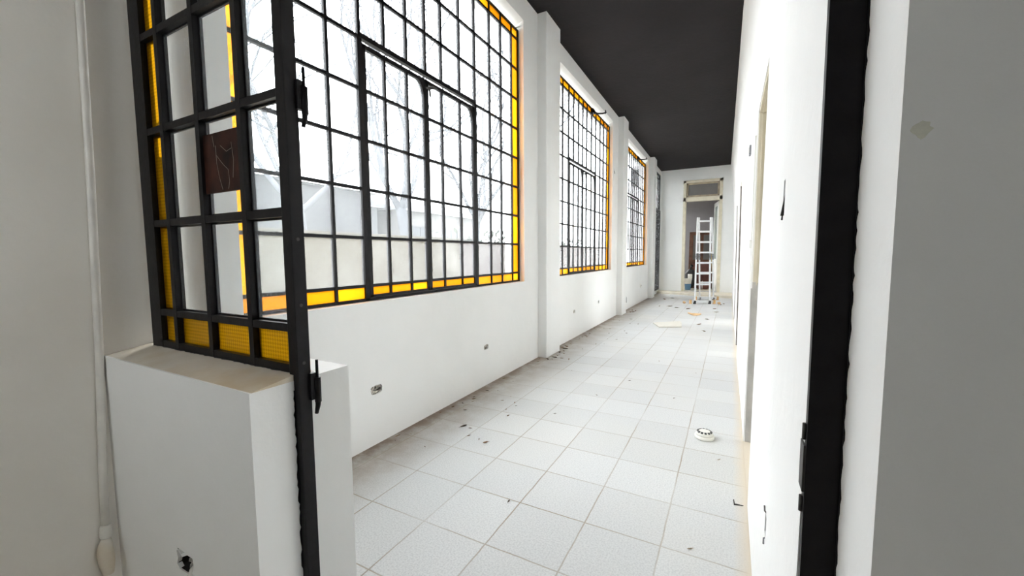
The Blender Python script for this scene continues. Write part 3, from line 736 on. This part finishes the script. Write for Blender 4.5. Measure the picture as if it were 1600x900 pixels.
for k in range(len(outl)):
    j = (k + 1) % len(outl)
    m_.face([(outl[k][0], .6045, outl[k][1]), (outl[j][0], .6045, outl[j][1]), (big[j][0], .6057, big[j][1]), (big[k][0], .6057, big[k][1])])
    m_.face([(outl[k][0], .6045, outl[k][1]), (outl[j][0], .6045, outl[j][1]), (outl[j][0], .618, outl[j][1]), (outl[k][0], .618, outl[k][1])])
m_.build('plaster_rim', M['wall'], rt)

# floor litter ---------------------------------------------------------
def leaf_mesh(seed, L_, W_):
    r3 = random.Random(seed); m_ = MB(); n = 7; top = []; low = []
    curl = r3.uniform(.15, .5)
    for k in range(n):
        t = k / (n - 1); w_ = W_ * math.sin(math.pi * min(1, t * .93 + .04)) ** .8 * (1 + r3.uniform(-.2, .2))
        z = .003 + L_ * curl * (t - .5) ** 2 + r3.uniform(0, .002)
        top.append((t * L_ - L_ / 2, w_ / 2, z + w_ * .35)); low.append((t * L_ - L_ / 2, -w_ / 2, z + w_ * .25)); 
    mid = [((a_[0]), 0, .0015 + L_ * curl * (k / (n - 1) - .5) ** 2) for k, a_ in enumerate(top)]
    for k in range(n - 1):
        m_.face([mid[k], mid[k+1], top[k+1], top[k]]); m_.face([low[k], low[k+1], mid[k+1], mid[k]])
    m_.tube([(L_ / 2 - .002, 0, .003 + L_ * curl * .2), (L_ * .78, .002, .006)], [.0012, .0007], 5)
    bmesh.ops.solidify(m_.bm, geom=[f_ for f_ in m_.bm.faces if len(f_.verts) == 4 and f_.calc_area() > 1e-8][: 2 * (n - 1)], thickness=.0008)
    zmin = min(v.co.z for v in m_.bm.verts)
    for v in m_.bm.verts: v.co.z -= zmin
    return m_
protos = []
for i, mt in enumerate(('leaf', 'leaf_dark', 'leaf_pale', 'leaf')):
    me_o = leaf_mesh(i, .05 + .012 * i, .018 + .004 * (i % 2)).build('dry_leaf', M[mt]); protos.append(me_o)
r4 = random.Random(21); used = set()
def put_leaf(x, y, label, group=None, sc=1.0, kind=None):
    k = r4.randrange(4) if kind is None else kind
    if k in used: o = protos[k].copy(); C.objects.link(o)
    else: o = protos[k]; used.add(k)
    o.location = (x, y, .0005); o.rotation_euler = (0, 0, r4.uniform(0, 6.28)); o.scale = (sc,) * 3
    if 'group' in o: del o['group']
    return tag(o, label, 'leaf', group)
put_leaf(-1.248, 1.997, 'curled brown leaf lying alone on the near tiles', None, .7, 0)
put_leaf(-1.50, 2.13, 'dark leaf fragment on the tiles nearest the curled brown leaf', None, .8, 1)
GL = ('small dry leaf in the litter along the foot of the window wall', 'dry leaves along the foot of the window wall')
for i in range(64):
    y = 1.75 + (r4.random() ** 1.15) * 5.4; x = XL + .02 + abs(r4.gauss(0, .09)) + (.0 if r4.random() < .72 else r4.uniform(.1, .45))
    if 3.95 < y < 4.43 and x < XP + .04: x = XP + .05 + r4.random() * .1
    put_leaf(x, y, *GL, sc=r4.uniform(.22, .6))
GP = ('small dry leaf gathered against the foot of the first pilaster', 'dry leaves at the first pilaster')
for x, y in ((-1.69, 3.96), (-1.65, 4.06), (-1.68, 4.30), (-1.69, 4.50), (-1.72, 4.62), (-1.75, 4.55)): put_leaf(x, y, *GP, sc=1.0, kind=1 if x > -1.7 else 0)
GQ = ('small dry leaf gathered past the foot of the second pilaster', 'dry leaves at the second pilaster')
for x, y in ((-1.66, 7.92), (-1.62, 7.98), (-1.60, 8.12), (-1.68, 8.2)): put_leaf(x, y, *GQ, sc=1.5, kind=0)
GE = ('dry leaf scattered on the far floor before the ladder', 'dry leaves on the far floor')
for x, y in ((-.95, 9.0), (-.72, 8.9), (-.25, 9.1), (-.2, 8.6), (-.15, 9.9), (-.32, 7.6), (-.40, 7.0), (-.30, 6.4), (-1.25, 10.9), (-1.4, 10.6), (-1.1, 9.2), (-.1, 10.1), (-.18, 10.2), (-1.3, 9.1)): put_leaf(x, y, *GE, sc=1.25)
GM = ('tiny dry leaf bit in the middle of the tiled floor', 'leaf bits mid floor')
for x, y in ((-.62, 4.4), (-.75, 3.6), (-.9, 3.1), (-.25, 4.1), (-1.05, 2.6), (-.85, 1.55), (-.1, 1.6), (-.02, 2.4), (-.35, 3.3)): put_leaf(x, y, *GM, sc=.34)
m_ = MB(); r5 = random.Random(3)
pl = [(-.535 + .115 * math.cos(t) * (1 + r5.uniform(-.25, .2)), 8.13 + .15 * math.sin(t) * (1 + r5.uniform(-.2, .2)), .002) for t in [k * 2 * math.pi / 11 for k in range(11)]]
m_.prism(pl, (0, 0, .004))
for v in m_.bm.verts:
    v.co.z += .03 * max(0, abs(v.co.x + .535) / .12 - .3)
tag(m_.build('cardboard_scrap', M['cardboard'], origin=(-.535, 8.13, 0)), 'torn orange brown cardboard scrap on the far floor', 'scrap')
m_ = MB(); m_.prism([(-1.07, 6.82, .001), (-.92, 6.45, .001), (-.62, 6.60, .001), (-.66, 7.02, .001), (-.70, 7.16, .001)], (0, 0, .012))
tag(m_.build('loose_board', M['board'], origin=(-.8, 6.8, 0)), 'flat pale board lying on the tiles halfway down the gallery', 'board')
for k, (x, y) in enumerate(((-.885, 9.86), (-.19, 10.0))):
    m_ = MB(); bmesh.ops.create_icosphere(m_.bm, subdivisions=2, radius=.035, matrix=Matrix.Translation((x, y, .028)) @ Matrix.Diagonal((1, 1.2, .8, 1)))
    for v in m_.bm.verts: v.co += Vector((r5.uniform(-1, 1), r5.uniform(-1, 1), 0)) * .006
    tag(m_.build('crumpled_paper', M['cardboard'], origin=(x, y, 0)), ['crumpled brown paper left of the ladder foot', 'crumpled brown paper right of the ladder foot'][k], 'paper')

# things in the room beyond ------------------------------------------------
zf = .055
sh = empty('wooden_shutter', (-.8, 13.75, zf), 'brown wooden door leaf with grey panes leaning in the room beyond', 'shutter')
Ms = Matrix.Translation((-.78, 13.7, zf)) @ Matrix.Rotation(R(-8), 4, 'X')
f = MB()
for q in ((-.36, -.25, 0, 1.74), (.25, .36, 0, 1.74), (-.04, .04, .85, 1.7), (-.36, .36, 1.64, 1.74), (-.36, .36, .78, .88), (-.36, .36, 0, .14)): f.box((q[0], -.02, q[2]), (q[1], .02, q[3]), .003, Ms)
f.build('frame', M['brown_wood'], sh)
f = MB(); f.box((-.26, -.005, .87), (.26, .005, 1.65), 0, Ms); f.build('pane', M['glass_grey'], sh)
f = MB(); f.box((-.26, -.008, .13), (.26, .008, .79), 0, Ms); tag(f.build('panel', M['red_wood'], sh), 'red brown lower panel')
bk = empty('bucket', (-1.08, 13.0, zf), 'blue and white plastic bucket inside the end doorway', 'bucket')
f = MB(); f.lathe([(.075, 0), (.09, .17), (.092, .18)], (-1.08, 13.0, zf)); tag(f.build('body', M['blue'], bk), 'blue lower body')
f = MB(); f.lathe([(.092, .18), (.105, .31), (.11, .315), (.11, .33), (.098, .33), (.085, .24)], (-1.08, 13.0, zf)); tag(f.build('rim', M['white_plastic'], bk), 'white upper rim')
f = MB(); f.tube([(-1.08 + .11 * math.cos(t), 13.0 - .02, zf + .32 - .10 * math.sin(t) * .5) for t in [R(a) for a in range(0, 181, 20)]], .004, 6); f.build('handle', M['alu'], bk)
bg = empty('black_bag', (-1.02, 13.55, zf), 'black sack slumped beside the bucket in the room beyond', 'sack')
f = MB(); bmesh.ops.create_icosphere(f.bm, subdivisions=3, radius=.22, matrix=Matrix.Translation((-1.05, 13.42, zf + .30)) @ Matrix.Diagonal((.75, .75, 1.35, 1)))
for v in f.bm.verts:
    v.co += Vector((math.sin(v.co.z * 31 + v.co.y * 17), math.sin(v.co.x * 29 + 1), math.sin(v.co.y * 23))) * .014
    v.co.z = max(v.co.z, zf)
f.build('body', M['black_plastic'], bg)
f = MB(); f.tube([(-1.05, 13.42, zf + .57), (-1.04, 13.40, zf + .66), (-1.0, 13.38, zf + .70)], [.03, .02, .05], 10); f.build('neck', M['black_plastic'], bg)
f = MB(); f.lathe([(.055, 0), (.06, .01), (.06, .12), (.05, .125)], (-1.03, 13.05, zf + .334)); tag(f.build('white_pot', M['white_plastic'], origin=(-1.03, 13.05, zf + .334)), 'small white pot standing on the bucket', 'pot')
f = MB(); f.tube([(-.40, 13.35, zf), (-.53, 13.62, zf + 1.25)], .013, 10); tag(f.build('yellow_pole', M['yellow_wood'], origin=(-.4, 13.35, zf)), 'thin yellow pole leaning on the brown door leaf', 'pole')
f = MB(); r6 = random.Random(5)
rg = empty('red_rug', (-.68, 13.3, zf), 'reddish rug bundle on the floor in the room beyond', 'rug')
f.tube([(-.84, 13.3, zf + .12), (-.72, 13.3, zf + .13), (-.56, 13.32, zf + .12)], [.11, .12, .11], 14); f.build('roll', M['red_wood'], rg)
f = MB(); f.tube([(-.72, 13.3, zf + .13), (-.70, 13.3, zf + .13)], .124, 14); f.build('strap', M['white_plastic'], rg)

# ------------------------------------------------------------------ outside
b = MB(); b.box((-40, -15, -.35), (-2.05, 45, -.15)); tag(b.build('ground_outside', M['bounce_ground']), 'unseen pale ground outside the windows, bouncing light in', 'ground', kind='structure')
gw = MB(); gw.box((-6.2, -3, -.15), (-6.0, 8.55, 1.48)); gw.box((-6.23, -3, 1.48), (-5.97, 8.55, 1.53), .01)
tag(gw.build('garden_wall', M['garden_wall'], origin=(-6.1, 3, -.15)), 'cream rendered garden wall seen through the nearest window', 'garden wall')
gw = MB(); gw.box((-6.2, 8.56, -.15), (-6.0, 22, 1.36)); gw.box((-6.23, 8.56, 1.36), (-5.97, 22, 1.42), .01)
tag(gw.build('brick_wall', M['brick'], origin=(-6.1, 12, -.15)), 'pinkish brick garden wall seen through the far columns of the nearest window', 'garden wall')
def house(name, x0, x1, y0, y1, h, mat, label, wins, rise):
    rt = empty(name, ((x0 + x1) / 2, (y0 + y1) / 2, -.15), label, 'house')
    f = MB(); f.box((x0, y0, -.15), (x1, y1, h)); f.build('walls', mat, rt)
    f = MB(); ym = (y0 + y1) / 2; xm = (x0 + x1) / 2
    f.prism([(x0 - .3, y0 - .3, h), (x1 + .3, y0 - .3, h), (xm, y0 - .3, h + rise)], (0, y1 - y0 + .6, 0)); f.build('roof', M['roof'], rt)
    for (ya, za, ww, hh) in wins:
        f = MB()
        for q in ((ya, ya + ww, za, za + .06), (ya, ya + ww, za + hh - .06, za + hh), (ya, ya + .06, za, za + hh), (ya + ww - .06, ya + ww, za, za + hh), (ya + ww / 2 - .02, ya + ww / 2 + .02, za, za + hh)): f.box((x1 - .02, q[0], q[2]), (x1 + .05, q[1], q[3]))
        fr = f.build('window', M['house'], rt)
        f = MB(); f.box((x1 - .01, ya + .05, za + .05), (x1 + .015, ya + ww - .05, za + hh - .05)); f.build('pane', M['pane_far'], fr)
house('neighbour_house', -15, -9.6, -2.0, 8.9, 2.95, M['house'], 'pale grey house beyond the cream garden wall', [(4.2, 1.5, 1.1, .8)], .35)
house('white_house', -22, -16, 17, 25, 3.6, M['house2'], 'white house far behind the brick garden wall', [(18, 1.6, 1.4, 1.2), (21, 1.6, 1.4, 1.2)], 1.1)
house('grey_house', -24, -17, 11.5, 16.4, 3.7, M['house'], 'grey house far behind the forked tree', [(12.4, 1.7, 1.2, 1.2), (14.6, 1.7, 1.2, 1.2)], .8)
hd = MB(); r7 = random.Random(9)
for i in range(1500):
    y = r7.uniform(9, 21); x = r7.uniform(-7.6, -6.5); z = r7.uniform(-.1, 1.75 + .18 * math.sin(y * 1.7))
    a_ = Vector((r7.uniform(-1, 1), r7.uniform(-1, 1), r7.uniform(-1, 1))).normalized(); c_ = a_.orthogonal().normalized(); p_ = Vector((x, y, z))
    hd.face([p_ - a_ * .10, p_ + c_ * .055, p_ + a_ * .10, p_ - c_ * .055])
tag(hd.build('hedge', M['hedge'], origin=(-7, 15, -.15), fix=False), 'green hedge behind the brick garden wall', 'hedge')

def tree(x, y, h, rad, seed, label, lean=(0, 0), fork=1.9, levels=5, n_main=4, yl=(-9, 99)):
    r8 = random.Random(seed); rt = empty('bare_tree', (x, y, -.15), label, 'tree', 'bare trees beyond the windows')
    tm = MB(); bm_ = MB()
    base = Vector((x, y, -.15)); topp = base + Vector((lean[0], lean[1], fork + .15))
    tm.tube([base, base.lerp(topp, .35) + Vector((.03, .02, 0)), topp, topp + Vector((lean[0] * .1, lean[1] * .1, .15))], [rad * 1.25, rad, rad * .88, rad * .5], 12)
    def grow(p, d, L_, r_, lv):
        n = 3 if lv < 3 else 2; pts = [p]; q = p.copy(); dd = d.copy()
        for k in range(n):
            dd = (dd + Vector((r8.gauss(0, .16), r8.gauss(0, .16), r8.gauss(.04, .10)))).normalized()
            q = q + dd * L_ / n
            if not (yl[0] < q.y < yl[1] and q.x > -9.1 + (-99 if yl[1] > 20 else 0)): break
            pts.append(q.copy())
        if len(pts) < 2: return
        n = len(pts) - 1
        rs = [max(.0055, r_ * (1 - .45 * k / n)) for k in range(n + 1)]
        bm_.tube(pts, rs[:len(pts)], 7 if lv < 2 else (5 if lv < 3 else 3), caps=False)
        if lv >= levels: return
        m = r8.choice((3, 3, 4)) if lv < 3 else 3
        for k in range(m):
            t = 1.0 if k == 0 else r8.uniform(.35, .95)
            i_ = min(n - 1, int(t * n)); st = pts[i_].lerp(pts[i_ + 1], t * n - i_)
            ax = dd.orthogonal().normalized(); ax = Matrix.Rotation(r8.uniform(0, 6.28), 3, dd) @ ax
            nd = (dd + ax * r8.uniform(.35, .95)).normalized()
            grow(st, nd, L_ * r8.uniform(.62, .82), r_ * (.62 if k == 0 else .5), lv + 1)
    for k in range(n_main):
        a_ = 2 * math.pi * (k + r8.uniform(-.2, .2)) / n_main + seed
        d = Vector((math.cos(a_) * .55, math.sin(a_) * .55, 1)).normalized()
        grow(topp - Vector((0, 0, .08)), d, h * .34, rad * .6, 0)
    tm.build('trunk', M['bark'], rt); bm_.build('branches', M['bark'], rt, fix=False)
tree(-7.4, 8.35, 7.5, .15, 3, 'thick forked bare tree behind the cream garden wall', (-.05, -.35), 2.3, 6, 4, (6.4, 10.4))
tree(-7.2, 5.2, 7.0, .10, 12, 'slim bare tree behind the near part of the cream garden wall', (.0, -.2), 2.0, 5, 4, (3.7, 6.2))
tree(-8.2, 12.4, 8.0, .13, 25, 'tall bare tree rising behind the brick garden wall', (.1, .2), 2.3, 6, 5, (10.6, 13.8))
tree(-7.8, 2.2, 7.0, .11, 31, 'bare tree seen through the panes of the iron partition', (-.1, .3), 2.1, 5, 4, (-2, 3.5))

# ------------------------------------------------------------------ light, camera
w = bpy.data.worlds.new('overcast_sky'); bpy.context.scene.world = w; w.use_nodes = True
bg_ = w.node_tree.nodes['Background']; bg_.inputs['Color'].default_value = (.95, .98, 1.0, 1); bg_.inputs['Strength'].default_value = 10.6

cam = bpy.data.cameras.new('camera'); co = bpy.data.objects.new('camera', cam); C.objects.link(co)
yaw, pitch, roll = 0.4896, 0.0804, -0.0071
fw = Vector((-math.sin(yaw) * math.cos(pitch), math.cos(yaw) * math.cos(pitch), -math.sin(pitch)))
r0 = Vector((math.cos(yaw), math.sin(yaw), 0)); u0 = r0.cross(fw)
rg_ = r0 * math.cos(roll) + u0 * math.sin(roll); up = -r0 * math.sin(roll) + u0 * math.cos(roll)
mt = Matrix((rg_, up, -fw)).transposed().to_4x4(); mt.translation = (0, 0, H)
co.matrix_world = mt
cam.sensor_width = 36; cam.lens = 639.558 / 1600 * 36; cam.clip_start = .02; cam.clip_end = 200
sc = bpy.context.scene; sc.camera = co
sc.view_settings.view_transform = 'Standard'; sc.view_settings.look = 'None'; sc.view_settings.gamma = 1; sc.view_settings.use_curve_mapping = False
sc.view_settings.exposure = 0.20
sc.cycles.max_bounces = 14; sc.cycles.diffuse_bounces = 10; sc.cycles.transparent_max_bounces = 24; sc.cycles.transmission_bounces = 8
sc.cycles.caustics_reflective = False; sc.cycles.caustics_refractive = False
sc.cycles.sample_clamp_indirect = 6
for o in list(bpy.data.objects):
    if '_o' in o: del o['_o']
